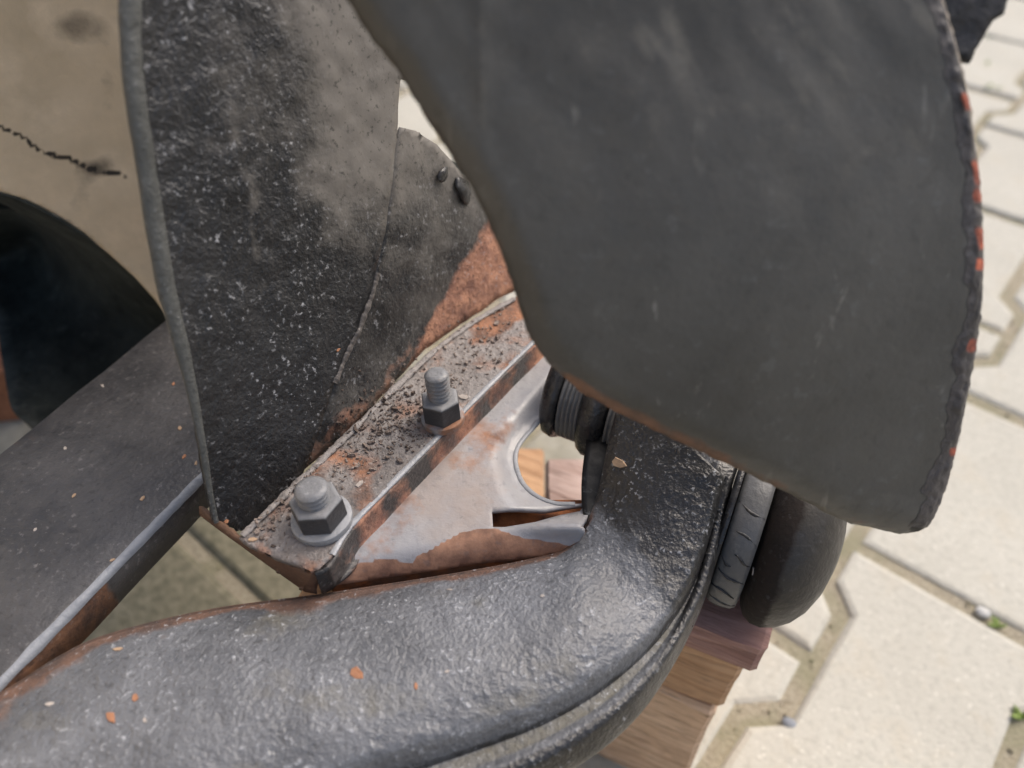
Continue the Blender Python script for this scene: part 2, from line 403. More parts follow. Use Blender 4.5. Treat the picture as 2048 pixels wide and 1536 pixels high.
# ---- inner wing panel (black underseal), rising from the bolted flange
pA = W(432, 1042, .318); pB = W(1015, 588, .318)
dP = (pB - pA).normalized(); back = Vector((-dP.y, dP.x, 0))
LEAN = R(14); upP = back * math.sin(LEAN) + Vector((0, 0, math.cos(LEAN)))
nP = dP.cross(upP).normalized()
if nP.dot(CAMP - pA) < 0: nP = -nP
seam = [(806, -200), (802, 160), (792, 280), (768, 470), (735, 610), (700, 690), (668, 765)]
def s_inner(px, py):
    p = PL(px, py, pA, nP)
    h = .0035 * nz(p.x * 14, p.y * 14, p.z * 14) + .0009 * nz(p.x * 120, p.y * 120, p.z * 120)
    return p + nP * h
left_edge = [(430, 1044), (412, 960), (395, 860), (372, 750), (348, 660), (325, 570), (300, 430), (280, 300), (262, 190), (254, 90), (252, 0), (255, -200)]
def w_inner(px, py):
    n1 = nz(px * .006, py * .006, 3); n2 = nz(px * .02, py * .02, 8)
    # old grey-beige paint shows on the upper right and fades into the black underseal below
    pale = sstep(470, 640, px + 70 * n1 - .10 * py) * sstep(700, 300, py + 80 * n2 + .15 * (px - 640))
    pale = max(pale, .48 * sstep(390, 430, px + 30 * n1) * sstep(460, 250, py + 60 * n2))
    streak = .0
    for off, wd, amp in ((0, 22, .75), (38, 14, .5)):
        streak = max(streak, amp * math.exp(-((px - off - (428 + .17 * py + 26 * n1)) / wd) ** 2) * sstep(20, 140, py) * sstep(700, 520, py) * (.75 + .7 * nz(px * .03, py * .02, 6)))
    tar = .45 * sstep(560, 800, py + 60 * n1) * (1 - pale)
    return (.10 * sstep(700, 900, px), max(pale * 1.05, streak), tar)
inner = sheet('inner_wing_panel', left_edge + [(700, -200), (880, -200), (880, 60), (852, 170), (803, 158), (792, 280), (768, 470), (735, 610), (700, 690), (668, 765), (640, 850), (600, 960), (520, 1075)], s_inner, 'inner', car, 12, (), w_inner, .0018)
tag(inner, 'black undersealed inner panel with flaking old grey paint')
# gusset right of the seam: slightly forward facet, brown-grey, rusting towards the weld
pG = PL(735, 610, pA, nP); nG = (nP + dP * .06).normalized()
def s_gus(px, py):
    return s_inner(px, py) - nP * (.00016 * .16 * segdist((px, py), seam))
def w_gus(px, py):
    n1 = nz(px * .012, py * .012, 3)
    edge = 985 - (py - 430) * .55 + 20 * n1
    rust = sstep(edge - 25, edge + 45, px) * sstep(380, 450, py)
    low = sstep(90, 10, segdist((px, py), [(560, 985), (870, 690), (1060, 560)])) * .55
    dark = sstep(430, 640, py - .25 * (px - 800) + 40 * n1) * (1 - rust) * .55 * (1 - low)
    return (max(rust, low * .8), max(1.0 * sstep(680, 240, py + 50 * n1 - .2 * (px - 800)), .52 + .5 * n1), dark)
gus = sheet('gusset_plate', [(803, 255), (835, 262), (880, 290), (930, 340), (1010, 420), (1110, 500), (1110, 560), (1015, 602), (868, 703), (700, 868), (560, 1000), (600, 960), (640, 850), (668, 765), (700, 690), (735, 610), (768, 470), (792, 280)], s_gus, 'inner', car, 12, (), w_gus, .0018)
tag(gus, 'brown grey gusset rusting to orange beside the weld')
# raised seam bead between panel and gusset
def bead(name, pts, surf, nrm, rad, mat, parent, wear=(0, 0, 0), jit=.35, n=120):
    P = cr([(*p,) for p in pts], n); rows = []; wr = []
    ctr = [surf(*p) for p in P]
    for i, p in enumerate(ctr):
        t = (ctr[min(i + 1, n - 1)] - ctr[max(i - 1, 0)]).normalized(); side = t.cross(nrm).normalized()
        rr = rad * (1 + jit * nz(i * .11, 3.1) + jit * .5 * nz(i * .37, 7.7)); r = []
        for k in range(9):
            a = R(200 * k / 8 - 10); r.append(p + side * rr * math.cos(a) + nrm * rr * .55 * math.sin(a)); wr.append(wear)
        rows.append(r)
    return grid(name, rows, mat, parent, wr)
bead('seam_bead', [(756, 545), (742, 596), (722, 650), (702, 690), (685, 728), (668, 765)], s_inner, nP, .0014, 'gusset', inner, (0, .6, 0), .5)
# black patches standing in for small dark holes near the fender edge
for (x, y, a, b, rot) in ((888, 350, 9, 17, .5), (932, 382, 13, 30, -.35), (948, 350, 8, 14, .2)):
    ol = [(x + a * math.cos(t) * math.cos(rot) - b * math.sin(t) * math.sin(rot), y + a * math.cos(t) * math.sin(rot) + b * math.sin(t) * math.cos(rot)) for t in [2 * math.pi * k / 18 for k in range(18)]]
    sheet('hole_patch', ol, lambda px, py, x=x, y=y: s_gus(px, py) + nG * (.0012 + .0022 * max(0, 1 - math.hypot(px - x, py - y) / 26)), 'tar', gus, 7, (), None, .0012, 5, 3)
# rolled lip on the panel's free edge
lp = cr([(x, y) for x, y in left_edge], 110); rows = []; wr = []
ctr = [PL(x, y, pA, nP) for x, y in lp]
for i, p in enumerate(ctr):
    t = (ctr[min(i + 1, 109)] - ctr[max(i - 1, 0)]).normalized(); side = nP.cross(t).normalized()
    if side.dot(dP) < 0: side = -side
    f = i / 109; w = .0040 * sstep(.0, .5, f) + .0018 + .0006 * nz(f * 14, 2); r = []
    for k in range(15):
        a = R(-40 + 250 * k / 14)
        r.append(p + side * (w * .15 - w * .62 * math.cos(a)) + nP * (w * .42 * math.sin(a) + .0008 + .0005 * nz(p.x * 90, p.y * 90, p.z * 90)))
        wr.append((.1, .25, .3 * sstep(.3, 0, f)))
    rows.append(r)
lip = grid('rolled_lip', rows, 'lip', inner, wr)

# ---- cream wheel arch panel and dark liner behind it, far left
YC = .40
pC = Vector((0, YC, 0)); nC = Vector((.12, -1, .05)).normalized()
arch = [(-420, 420), (-200, 352), (-90, 352), (0, 382), (55, 400), (110, 428), (165, 463), (220, 507), (270, 553), (310, 598), (345, 650)]
def s_cream(px, py):
    p = PL(px, py, pC, nC); return p + nC * (.004 * nz(p.x * 9, p.y * 9, p.z * 9))
def w_cream(px, py):
    n1 = nz(px * .01, py * .01, 2)
    crack = [(-60, 236), (0, 255), (45, 275), (75, 300), (110, 313), (140, 318), (180, 342), (215, 345), (250, 352)]
    c = 1.5 * sstep(7 + 6 * nz(px * .035, py * .035), 1, segdist((px, py), crack))
    stain = .55 * math.exp(-((px - 150) / 60) ** 2 - ((py - 55) / 45) ** 2) + .45 * math.exp(-((px - 180) / 50) ** 2 - ((py - 335) / 22) ** 2) + .4 * math.exp(-((px - 215) / 30) ** 2 - ((py - 190) / 120) ** 2) + .35 * math.exp(-((px - 160) / 40) ** 2 - ((py - 400) / 60) ** 2)
    drip = .75 * max(0, nz(px * .035 + 4, py * .004, 3)) * sstep(330, 60, py)
    return (0, .5 + .5 * n1, max(c, min(.95, stain * 1.7 * (.8 + .6 * n1)), drip, .7 * sstep(36, 4, abs(px - 268 - .12 * py))))  # last term: shadow gap beside the rolled lip painted into the cream
cream = sheet('wheel_arch_panel', [(-420, -420), (470, -420), (470, 650)] + arch[::-1], s_cream, 'cream', car, 9, (), w_cream, .0015, 7)
tag(cream, 'cream painted panel with a black cracked seam and an arched cut-out')
A3 = [s_cream(*p) for p in cr(arch, 60)]
rimpx = [(-460, 640), (-200, 600), (-60, 560), (-12, 640), (4, 720), (14, 780), (26, 822), (60, 850), (130, 905), (260, 930), (400, 930)]
R3 = []
for i, p in enumerate(cr(rimpx, 60)): R3.append(W(p[0], p[1], .215))
rows = []; wr = []
for i in range(60):
    a, b = A3[i], R3[i]; r = []
    for k in range(17):
        f = k / 16; p = a.lerp(b, f); bul = math.sin(math.pi * f)
        p = p + Vector((-.01, .075, -.01)) * bul + Vector((0, 0, -.04)) * bul
        p += Vector((0, .003, 0)) * nz(p.x * 22, p.y * 22, p.z * 22)
        r.append(p); wr.append((0, .55 * sstep(.86, .98, f), .2))
    rows.append(r)
liner = grid('wheel_arch_liner', rows, 'liner', car, wr, .002, 0)
tag(liner, 'black curved liner behind the arch')

# ---- unseen body pieces outside the frame, added to shade the ground
def shade_wall(name, a, b, z0, z1, lean):
    rows = []
    for i in range(13):
        z = z0 + (z1 - z0) * i / 12
        rows.append([a.lerp(b, k / 20) + Vector((lean * (z - z0), 0, z)) + Vector((.006 * nz(k * .3, i * .3), 0, 0)) for k in range(21)])
    return grid(name, rows, 'cream', car, None, .002, 0)
rows = []
for i in range(17):
    y = .415 + .85 * i / 16; xr = -.03 if y < .49 else -.17
    rows.append([Vector((-.62 + (xr + .62) * k / 16, y, .335 + .002 * nz(k * .7, i * .7))) for k in range(17)])
pan = grid('shade_floor_pan', rows, 'liner', car, None, .002, 0)
tag(pan, 'unseen dark floor pan added to shade the ground')
tag(shade_wall('shade_body_side', Vector((-.375, -.55, 0)), Vector((-.375, .33, 0)), .105, .95, -.06), 'unseen cream body side added to shade the ground')
# ---- bolted bracket: flange, step, plate with a cut-out, rusty fold
ZF = .320; ZP = .306
def lerp_px(a, b, t): return (a[0] + (b[0] - a[0]) * t, a[1] + (b[1] - a[1]) * t)
fl_out = [(478, 1077), (500, 1093), (620, 1141), (640, 1136), (664, 1112), (690, 1066), (720, 1030), (880, 868), (1000, 748), (1078, 672), (1180, 575), (1120, 520), (1030, 596), (870, 700), (700, 866), (560, 1000)]
def s_flange(px, py):
    p = W(px, py, ZF); return p + Vector((0, 0, .0010 * nz(p.x * 60, p.y * 60) + .0006 * nz(p.x * 260, p.y * 260)))
inn = [(478, 1077), (560, 1000), (700, 866), (870, 700), (1030, 596), (1120, 520)]
def w_flange(px, py):
    n1 = nz(px * .02, py * .02, 4)
    far = sstep(880, 1010, px) * sstep(60, 8, segdist((px, py), [(930, 680), (1040, 600), (1100, 570)]))
    return (max(.42 + .35 * n1, far * 1.1), .4 + .4 * nz(px * .013, py * .013, 9), .12 + .25 * n1)
flange = sheet('mounting_flange', fl_out, s_flange, 'flange', car, 9, (), w_flange, .003, 6)
tag(flange, 'dusty grey flange strip with crumbs of rust and two nuts')
bead('weld_line', [(484, 1072), (560, 999), (640, 923), (700, 865), (790, 776), (870, 701), (950, 642), (1030, 597)], lambda x, y: W(x, y, ZF + .0008), Vector((0, 0, 1)), .0016, 'flange', flange, (.2, .6, 0), .6, 200)
bead('flange_edge', [(664, 1110), (692, 1064), (722, 1029), (880, 869), (1000, 749), (1078, 673), (1150, 602)], lambda x, y: W(x, y, ZF - .0002), Vector((0, 0, 1)), .0014, 'zinc', flange, (.1, .2, 0), .2, 140)
# lower sill of the flange, seen at its free end
d_f = (W(1070, 680, ZF) - W(700, 1050, ZF)).normalized()
e0 = W(400, 1008, ZF - .006); e1 = W(628, 1186, ZF - .010); e2 = W(640, 1140, ZF - .004)
eo = [(398, 1012), (480, 1078), (560, 1118), (622, 1146), (640, 1150), (632, 1188), (610, 1184), (520, 1120), (440, 1062), (398, 1030)]
def s_end(px, py):
    # steep end face under the flange
    t = sstep(0, 46, segdist((px, py), [(398, 1010), (480, 1077), (622, 1143), (645, 1140)]))
    return W(px, py, ZF - .003 - .017 * t)
sheet('flange_end', eo, s_end, 'rustface', flange, 8, (), lambda x, y: (.25, .15, .3 + .4 * nz(x * .02, y * .02)), .002, 5)
# step between flange and plate
st_px = [(628, 1142), (648, 1132), (668, 1106), (692, 1066), (722, 1032), (880, 870), (1000, 750), (1078, 674), (1180, 577)]
rows = []; wr = []
P = cr(st_px, 90)
qf = Vector((d_f.y, -d_f.x, 0))
for i, (x, y) in enumerate(P):
    p = W(x, y, ZF - .001); r = []
    xa, ya = P[max(i - 2, 0)]; xb, yb = P[min(i + 2, 89)]; tt = (W(xb, yb, ZF) - W(xa, ya, ZF)).normalized(); qf = Vector((tt.y, -tt.x, 0))
    foot = .0045 * sstep(6, 30, i)
    for k in range(9):
        f = k / 8
        off = .0010 * f + foot * max(0, f - .55) ** 2 / .2; z = -.0155 * min(1, f * 1.25) ** 1.2
        r.append(p + qf * off + Vector((0, 0, z + .0004 * nz(x * .03, k)))); wr.append((.50 + .3 * nz(x * .02, y * .02), .25, .2 + .8 * sstep(16, 8, i)))
    rows.append(r)
grid('flange_step', rows, 'gusset', flange, wr, .002, 1)
hole = [(1210, 715), (1170, 745), (1132, 782), (1100, 818), (1066, 856), (1042, 884), (1032, 905), (1032, 930), (1042, 960), (1060, 982), (1085, 998), (1115, 1007), (1150, 1008), (1200, 1004), (1260, 900), (1260, 760)]
slot = [(984, 1022), (1040, 1017), (1090, 1020), (1140, 1014), (1168, 1010), (1160, 1022), (1120, 1030), (1070, 1044), (1010, 1054), (986, 1054)]
raged = [(655, 1180), (672, 1142), (700, 1133), (735, 1126), (772, 1118), (800, 1124), (828, 1127), (834, 1112), (862, 1100), (884, 1086), (925, 1064), (960, 1058), (990, 1058), (1040, 1074), (1100, 1084), (1140, 1092), (1190, 1098)]
fold_line = [(650, 1152), (760, 1128), (860, 1112), (960, 1092), (1060, 1086), (1190, 1080)]
def below(px, py, line):
    for a, b in zip(line, line[1:]):
        if a[0] <= px <= b[0]:
            return py - (a[1] + (b[1] - a[1]) * (px - a[0]) / (b[0] - a[0]))
    return -50
def s_plate(px, py):
    dh = segdist((px, py), hole[1:14])
    z = ZP - .0055 * sstep(52, 4, dh)
    # shallow hollow towards the step
    fb = below(px, py, fold_line)
    if fb > -30: z -= .020 * max(0, (fb + 30) / 95) ** 1.6
    # lifted torn strip right of the slot
    ls = sstep(1000, 1150, px) * sstep(30, 0, abs(py - 1052)) * .006
    return W(px, py, z + ls + .0004 * nz(px * .02, py * .02))
def w_plate(px, py):
    rb = below(px, py, raged)
    rust = sstep(-3, 4, rb)
    brown = .55 * sstep(140, 0, segdist((px, py), [(700, 1110), (800, 1010), (900, 920), (1000, 830)])) * (.9 + .8 * nz(px * .012, py * .012, 6))
    side = .45 * sstep(200, 60, math.hypot(px - 900, py - 980))
    return (max(rust * 1.2, .95 * brown), max(0, side * 1.8 + .25 * nz(px * .01, py * .01)), .15 + .3 * nz(px * .015, py * .015, 2))
plate = sheet('bracket_plate', [(1230, 560), (1078, 690), (1000, 765), (880, 885), (722, 1045), (690, 1082), (662, 1130), (652, 1160), (664, 1172), (760, 1158), (860, 1143), (960, 1128), (1060, 1118), (1130, 1108), (1166, 1098), (1158, 1084), (1170, 1066), (1160, 1052), (1176, 1030), (1300, 900), (1300, 640)], s_plate, 'plate', car, 8, (hole, slot), w_plate, .0022, 5)
tag(plate, 'pale grey bracket plate with a round cornered cut-out, a torn slot and a rusty folded edge')
# bright cut rim of the opening
bead('opening_rim', [(1170, 745), (1132, 782), (1100, 818), (1066, 856), (1042, 884), (1032, 905), (1032, 930), (1042, 960), (1060, 982), (1085, 998), (1115, 1007), (1150, 1008)], lambda x, y: s_plate(x, y), Vector((0, 0, 1)), .0012, 'zinc', plate, (.0, .3, 0), .12, 120)
# rust under the torn slot
sheet('slot_backing', [(960, 1000), (1190, 1000), (1190, 1075), (960, 1075)], lambda x, y: W(x, y, ZP - .012), 'rustface', plate, 14, (), lambda x, y: (.9, 0, .1), .001)
# face under the fold
rows = []; wr = []
for i, (x, y) in enumerate(cr([(655, 1166), (760, 1152), (860, 1138), (960, 1124), (1060, 1114), (1160, 1102)], 40)):
    p = s_plate(x, y); r = []
    for k in range(7):
        f = k / 6; r.append(p + Vector((0, .0015 + .010 * f, -.002 - .06 * f))); wr.append((.55 + .3 * nz(x * .03, k * .5), 0, .1))
    rows.append(r)
grid('fold_face', rows, 'rustface', plate, wr, .002, 0)
ow = W(690, 1185, .262)
box('spacer', ow + Vector((-.022, -.004, -.03)), Vector((.035, -.006, 0)), Vector((.01, .03, 0)), Vector((0, 0, .032)), 'wood_tan', plate, .001)

# ---- nuts, studs and washers
def bolt(px, py, yaw, af, studh, tilt, studr, worn=False):
    base = W(px, py, ZF + .0006)
    b = empty('flange_nut', base); b.parent = car; b.matrix_parent_inverse = car.matrix_basis.inverted() if False else b.matrix_parent_inverse
    b.location = base - car.location
    ax = Vector((math.sin(tilt[0]), math.sin(tilt[1]), 1)).normalized()
    wk = .60 if worn else .64
    O = Vector((0, 0, 0)); rc = af / math.sqrt(3)
    wsh = lathe('washer', O, ax, [(-.001, af * wk), (.0006, af * (wk + .02)), (.0024, af * (wk + .01)), (.003, af * (wk - .04)), (.003, .004)], 'zinc', b, 48, lambda s, a, p: (.55 if worn else .2, .3, 0), .012)
    sharp(wsh, 40)
    e1 = ax.orthogonal().normalized(); e2 = ax.cross(e1)
    V = []; F = []
    hz = [(.003, rc * .97), (.0035, rc), (.0128, rc), (.0140, rc * .93), (.0143, rc * .80), (.0143, studr * .9)]
    for s, r in hz:
        for j in range(6):
            a = yaw + math.pi / 3 * j; V.append(ax * s + (e1 * math.cos(a) + e2 * math.sin(a)) * r)
    for i in range(len(hz) - 1):
        for j in range(6):
            k = (j + 1) % 6; F.append([i * 6 + j, i * 6 + k, (i + 1) * 6 + k, (i + 1) * 6 + j])
    nut = mesh_obj('hex_nut', V, F, 'nut', b, False, [(.15 if worn else .05, 1.0 if i >= 18 else (.25 if i >= 12 else 0), 0) for i in range(len(V))], 0, 0, .0004)  # pale top over dark sides: light from above painted into the colour
    prof = []; s = .010; pitch = .0023
    while s < .0143 + studh:
        prof += [(s, studr * .80), (s + pitch * .30, studr * .81), (s + pitch * .55, studr * 1.0), (s + pitch * .8, studr)]; s += pitch
    prof += [(s, studr * .90), (s + .0006, studr * .82), (s + .0009, studr * .55), (s + .0007, .0003)]
    lathe('threaded_stud', O, ax, prof, 'stud', b, 32, lambda s, a, p: (.42 if worn else .3, .3, .3), .012)
    return b
bolt(645, 1040, .30, .0200, .0062, (-.06, .02), .0070)
bolt(886, 838, -.12, .0170, .0140, (-.05, 0.06), .0056, True)

# ---- pressed lower arm (pebbled underseal) across the bottom
N = 13
bk = [(-140, 1470), (20, 1385), (120, 1322), (220, 1277), (420, 1228), (650, 1196), (900, 1157), (1060, 1127), (1132, 1105), (1176, 1058), (1205, 980), (1222, 900), (1245, 800)]
rg = [(-140, 1800), (100, 1720), (250, 1670), (380, 1630), (560, 1575), (760, 1515), (940, 1462), (1080, 1412), (1200, 1345), (1300, 1262), (1372, 1165), (1410, 1060), (1440, 950)]
gr = [(-140, 1860), (120, 1780), (270, 1730), (410, 1690), (590, 1635), (785, 1568), (962, 1506), (1098, 1450), (1218, 1376), (1314, 1284), (1382, 1176), (1420, 1068), (1450, 952)]
li = [(-140, 1900), (140, 1825), (290, 1775), (430, 1735), (612, 1682), (805, 1612), (985, 1548), (1120, 1486), (1240, 1405), (1330, 1305), (1394, 1190), (1428, 1075), (1456, 953)]
ou = [(-140, 1940), (160, 1870), (310, 1820), (450, 1780), (635, 1725), (825, 1655), (1010, 1590), (1150, 1525), (1262, 1436), (1342, 1325), (1400, 1205), (1434, 1085), (1460, 958)]
zb = [.300] * 8 + [.300, .302, .310, .322, .336]
zr = [.302] * 8 + [.302, .301, .304, .312, .325]
zg = [z - .011 for z in zr]; zl = [z - .010 for z in zr]; zo = [z - .024 for z in zr]
secs = []
for i in range(N):
    B = W(*bk[i], zb[i]); G = W(*rg[i], zr[i]); g_ = W(*gr[i], zg[i]); l_ = W(*li[i], zl[i]); o_ = W(*ou[i], zo[i])
    k = .7 if i < 9 else .35
    s = [B + Vector((0, .003, -.035)), B + Vector((0, .001, -.004)), B + Vector((0, 0, 0))]
    for t, h in ((.12, .005), (.32, .0095), (.55, .0115), (.78, .0095), (.92, .005)): s.append(B.lerp(G, t) + Vector((0, 0, h * k)))
    s += [G, G.lerp(g_, .55) + Vector((0, 0, -.004)), g_, g_.lerp(l_, .5) + Vector((0, 0, -.0008)), l_, l_.lerp(o_, .5) + Vector((0, 0, .004)), o_, o_ + Vector((0, .004, -.010))]
    secs.append(s)
NU, NVV = 150, 70
cols = [cr([tuple(secs[i][j]) for i in range(N)], NU) for j in range(len(secs[0]))]
rows = []; wr = []
for i in range(NU):
    line = cr([cols[j][i] for j in range(len(cols))], NVV); r = []
    for j, p in enumerate(line):
        p = Vector(p); f = j / (NVV - 1) * (len(cols) - 1); u = i / (NU - 1)
        top = sstep(2, 3, f) * sstep(8.2, 7.5, f)
        p += Vector((0, 0, top * (.0012 * nz(p.x * 30, p.y * 30) + .0007 * nz(p.x * 140, p.y * 200) + .0006 * nz(p.x * 60, p.y * 320, 4))))
        rust = .8 * sstep(2.9, 1.9, f) * sstep(.86, .74, u) + .35 * sstep(4.2, 2.6, f) * sstep(.7, .5, u) * (1 + nz(p.x * 40, p.y * 40))
        if u < .17: rust = max(rust, .5 * sstep(.17, .06, u) * sstep(5.5, 3.2, f))
        pale = .62 * sstep(9.3, 10.0, f) * sstep(11.6, 10.9, f) * sstep(.90, .82, u)
        pale = max(pale, (.30 + .5 * nz(p.x * 26, p.y * 60, 5)) * sstep(.78, .6, u) * top); rust = max(rust, (.12 + .45 * nz(p.x * 22, p.y * 44, 9)) * sstep(.8, .6, u) * top)
        tar = .85 * sstep(.70, .86, u) + .75 * sstep(11.4, 12.2, f) + .6 * sstep(8.2, 8.8, f) * sstep(9.7, 9.2, f)
        wr.append((rust, pale, min(tar, 1))); r.append(p)
    rows.append(r)
arm = grid('suspension_arm', rows, 'arm', car, wr, .003, 0)
tag(arm, 'big pressed arm in pebbled dark grey underseal with a rolled rim')

# ---- rubber mount at the arm's end
cM = W(1491, 1039, .272); aM = Vector((.91, -.41, 0)).normalized()
mount = lathe('mount_sleeve', cM, aM, [(-.050, .030), (-.048, .038), (-.040, .043), (-.022, .0445), (-.013, .0455), (-.0115, .044), (-.011, .03)], 'tar', car, 64, None, .03)
tag(mount, 'black tarred sleeve of the rubber mount')
lathe('black_washer', cM, aM, [(-.0108, .02), (-.0105, .0465), (-.0075, .0475), (-.0072, .03)], 'tar', mount, 64, None, .02)
rub = lathe('rubber_ring', cM, aM, [(-.0071, .03), (-.0068, .0425), (-.005, .0438), (0, .0443), (.005, .0438), (.0072, .0425), (.0075, .03)], 'rubber', mount, 72, None, .02)
e1 = aM.orthogonal().normalized(); e2 = aM.cross(e1)
# cracks: thin dark slits standing in the ring's skin
dC = (CAMP - cM).normalized(); dC = (dC - aM * dC.dot(aM)).normalized(); tC = aM.cross(dC)
def ringpt(ang, s, r): return cM + aM * s + (dC * math.cos(ang) + tC * math.sin(ang)) * r
if pix(ringpt(.5, 0, .044))[1] < pix(ringpt(-.5, 0, .044))[1]: tC = -tC
for ang, s0, s1, dr in ((-.10, -.0065, .0068, .10), (.17, -.0066, .0068, .12), (.43, -.001, .0068, .07), (.50, -.0070, -.001, .06), (.68, -.0060, .0068, .12), (.93, -.0070, .0050, .12), (1.20, -.0060, .0068, .10), (1.45, -.006, .006, .08)):
    V = []; F = []; m = 7
    for k in range(m):
        f = k / (m - 1); a = ang + dr * (f - .5) + .02 * math.sin(f * 5 + ang * 9); w = .019 * math.sin(math.pi * min(.97, max(.06, f))) + .002
        s = s0 + (s1 - s0) * f; r = .04455 - .0017 * abs(s / .007) ** 2
        for da, rr in ((-w, r), (-w * .3, r + .0004), (w, r), (0, r - .003)): V.append(ringpt(a + da, s, rr))
    for k in range(m - 1):
        for j in range(4): F.append([k * 4 + j, k * 4 + (j + 1) % 4, (k + 1) * 4 + (j + 1) % 4, (k + 1) * 4 + j])
    F += [[3, 2, 1, 0], [(m - 1) * 4 + j for j in range(4)]]
    mesh_obj('crack', V, F, 'tar', rub)
capo = lathe('mount_cap', cM, aM, [(.0076, .02), (.0078, .034), (.0095, .0405), (.012, .0445), (.016, .0470), (.021, .0472), (.027, .0450), (.033, .0405), (.038, .0340), (.042, .0250), (.0445, .0140), (.0455, .0005)], 'cap', car, 72, lambda s, a, p: (1.1 * sstep(.030, .012, s), .2, 0), .015)
tag(capo, 'smooth dark rounded cap on the end of the rubber mount')
# second bush, further back on the left of the arm's neck
cN = W(1238, 812, .304); aN = Vector((.90, -.43, 0)).normalized()
bush = lathe('rear_bush', cN, aN, [(-.036, .010), (-.0355, .022), (-.033, .026), (-.029, .027), (-.0265, .026), (-.026, .02)], 'tar', car, 48, None, .03)
tag(bush, 'black and grey ribbed bush behind the fender edge')
lathe('rubber_ring', cN, aN, [(-.0262, .01)] + [q for k in range(5) for q in ((-.0258 + k * .0024, .0232), (-.0252 + k * .0024, .0250), (-.0240 + k * .0024, .0250))] + [(-.0138, .0232), (-.0135, .01)], 'rubber', bush, 48, None, .03)
lathe('black_washer', cN, aN, [(-.0134, .01), (-.013, .028), (-.010, .030), (-.003, .030), (-.0005, .027), (0, .01)], 'tar', bush, 48, None, .03)
lathe('rubber_ring', cN, aN, [(.0002, .01)] + [q for k in range(5) for q in ((.0005 + k * .0023, .0262), (.0011 + k * .0023, .0280), (.0022 + k * .0023, .0280))] + [(.0118, .0262), (.012, .01)], 'rubber', bush, 48, None, .03)
lathe('black_washer', cN, aN, [(.0122, .01), (.0125, .031), (.02, .034), (.034, .036), (.04, .03), (.041, .01)], 'tar', bush, 48, None, .03)
# clevis strap running down from the bush to the plate
rows = []
Lc = cr([(1185, 800), (1166, 930), (1163, 985), (1166, 1030), (1172, 1062), (1160, 1092)], 40); Rc = cr([(1275, 800), (1262, 930), (1258, 985), (1245, 1030), (1225, 1075), (1200, 1110)], 40)
for i in range(40):
    z = .304 - .004 * i / 39; a = W(*Lc[i], z); b = W(*Rc[i], z - .002); r = []
    for k in range(9):
        f = k / 8; r.append(a.lerp(b, f) + Vector((0, 0, .0008)) * math.sin(math.pi * f))
    rows.append(r)
tag(grid('clevis_strap', rows, 'gloss', car, None, .004, 0), 'black tarred strap beside the arm')

# ---- the big grey fender flap, hanging close to the camera
f0 = PT(700, 0, .228); f1 = PT(1900, 0, .245); f2 = PT(1800, 1080, .318)
nF = (f1 - f0).cross(f2 - f0).normalized()
if nF.dot(CAMP - f0) < 0: nF = -nF
fl_left = [(560, -260), (640, -110), (692, 0), (742, 78), (800, 152), (856, 244), (905, 318), (946, 382), (978, 448), (1008, 522), (1034, 596), (1054, 664), (1078, 706), (1112, 744), (1160, 784), (1230, 824), (1310, 862), (1400, 905), (1500, 952), (1590, 998), (1660, 1034), (1712, 1060), (1745, 1064), (1785, 1076), (1830, 1081)]
fl_right = [(1862, 1062), (1886, 1010), (1905, 950), (1922, 872), (1938, 790), (1952, 712), (1962, 640), (1968, 560), (1969, 480), (1966, 400), (1958, 320), (1946, 230), (1932, 150), (1914, 70), (1898, 0), (1880, -90), (1850, -260)]
fol = fl_left + fl_right
def s_fender(px, py):
    p = PL(px, py, f0, nF)
    dl = segdist((px, py), fl_left); dr = segdist((px, py), fl_right)
    h = -.006 * max(0, 1 - dl / 60) ** 2 - .003 * max(0, 1 - dr / 50) ** 2
    h += .010 * math.exp(-((px - 1450) / 420) ** 2 - ((py - 560) / 420) ** 2)
    up = sstep(620, 60, py)
    h += up * (.0012 * nz(px * .006 - py * .002, py * .003, 3) + .0005 * nz(px * .017 - py * .008, py * .007, 7)) + .0003 * nz(px * .008, py * .006, 1)
    h += .0007 * math.exp(-((px - 962 - .02 * py) / 16) ** 2) * sstep(400, 250, py)
    return p + nF * h
def w_fender(px, py):
    dl = segdist((px, py), fl_left); dr = segdist((px, py), fl_right); n1 = nz(px * .012, py * .012, 5)
    brown = sstep(30 + 22 * sstep(700, 820, py), 10, dl) * (.55 + .75 * sstep(650, 800, py) * sstep(1700, 1300, px) + .5 * n1)
    pale = .62 * sstep(170, 20, dl + 50 * n1) * sstep(700, 980, py) + .55 * math.exp(-((px - 962 - .02 * py) / 14) ** 2) * sstep(400, 200, py)
    for x, y, a, b in ((1195, 395, 26, 50), (1010, 200, 18, 50), (1080, 280, 22, 40), (1260, 60, 20, 60), (1560, 60, 60, 40), (1720, 300, 30, 20)):
        pale = max(pale, .52 * math.exp(-((px - x) / a) ** 2 - ((py - y) / b) ** 2))
    smear = nz(px * .019 - py * .010, py * .0055, 21) + .5 * nz(px * .04 - py * .022, py * .012, 4)
    pale = max(pale, (.30 + .55 * smear) * sstep(640, 80, py) * sstep(900, 1150, px))
    ora = 0
    for y, a in ((205, 22), (355, 30), (390, 18), (475, 26), (530, 14), (690, 20), (905, 14)): ora = max(ora, math.exp(-((py - y) / a) ** 2))
    return (max(brown * .55, ora * sstep(34, 16, dr) * .6), pale, .7 * sstep(46, 30, dr + 14 * n1))
fen = sheet('fender', fol, s_fender, 'fender', car, 13, (), w_fender, .003, 8, 3.0)
tag(fen, 'large dark grey undersealed fender flap with a torn rusty edge')
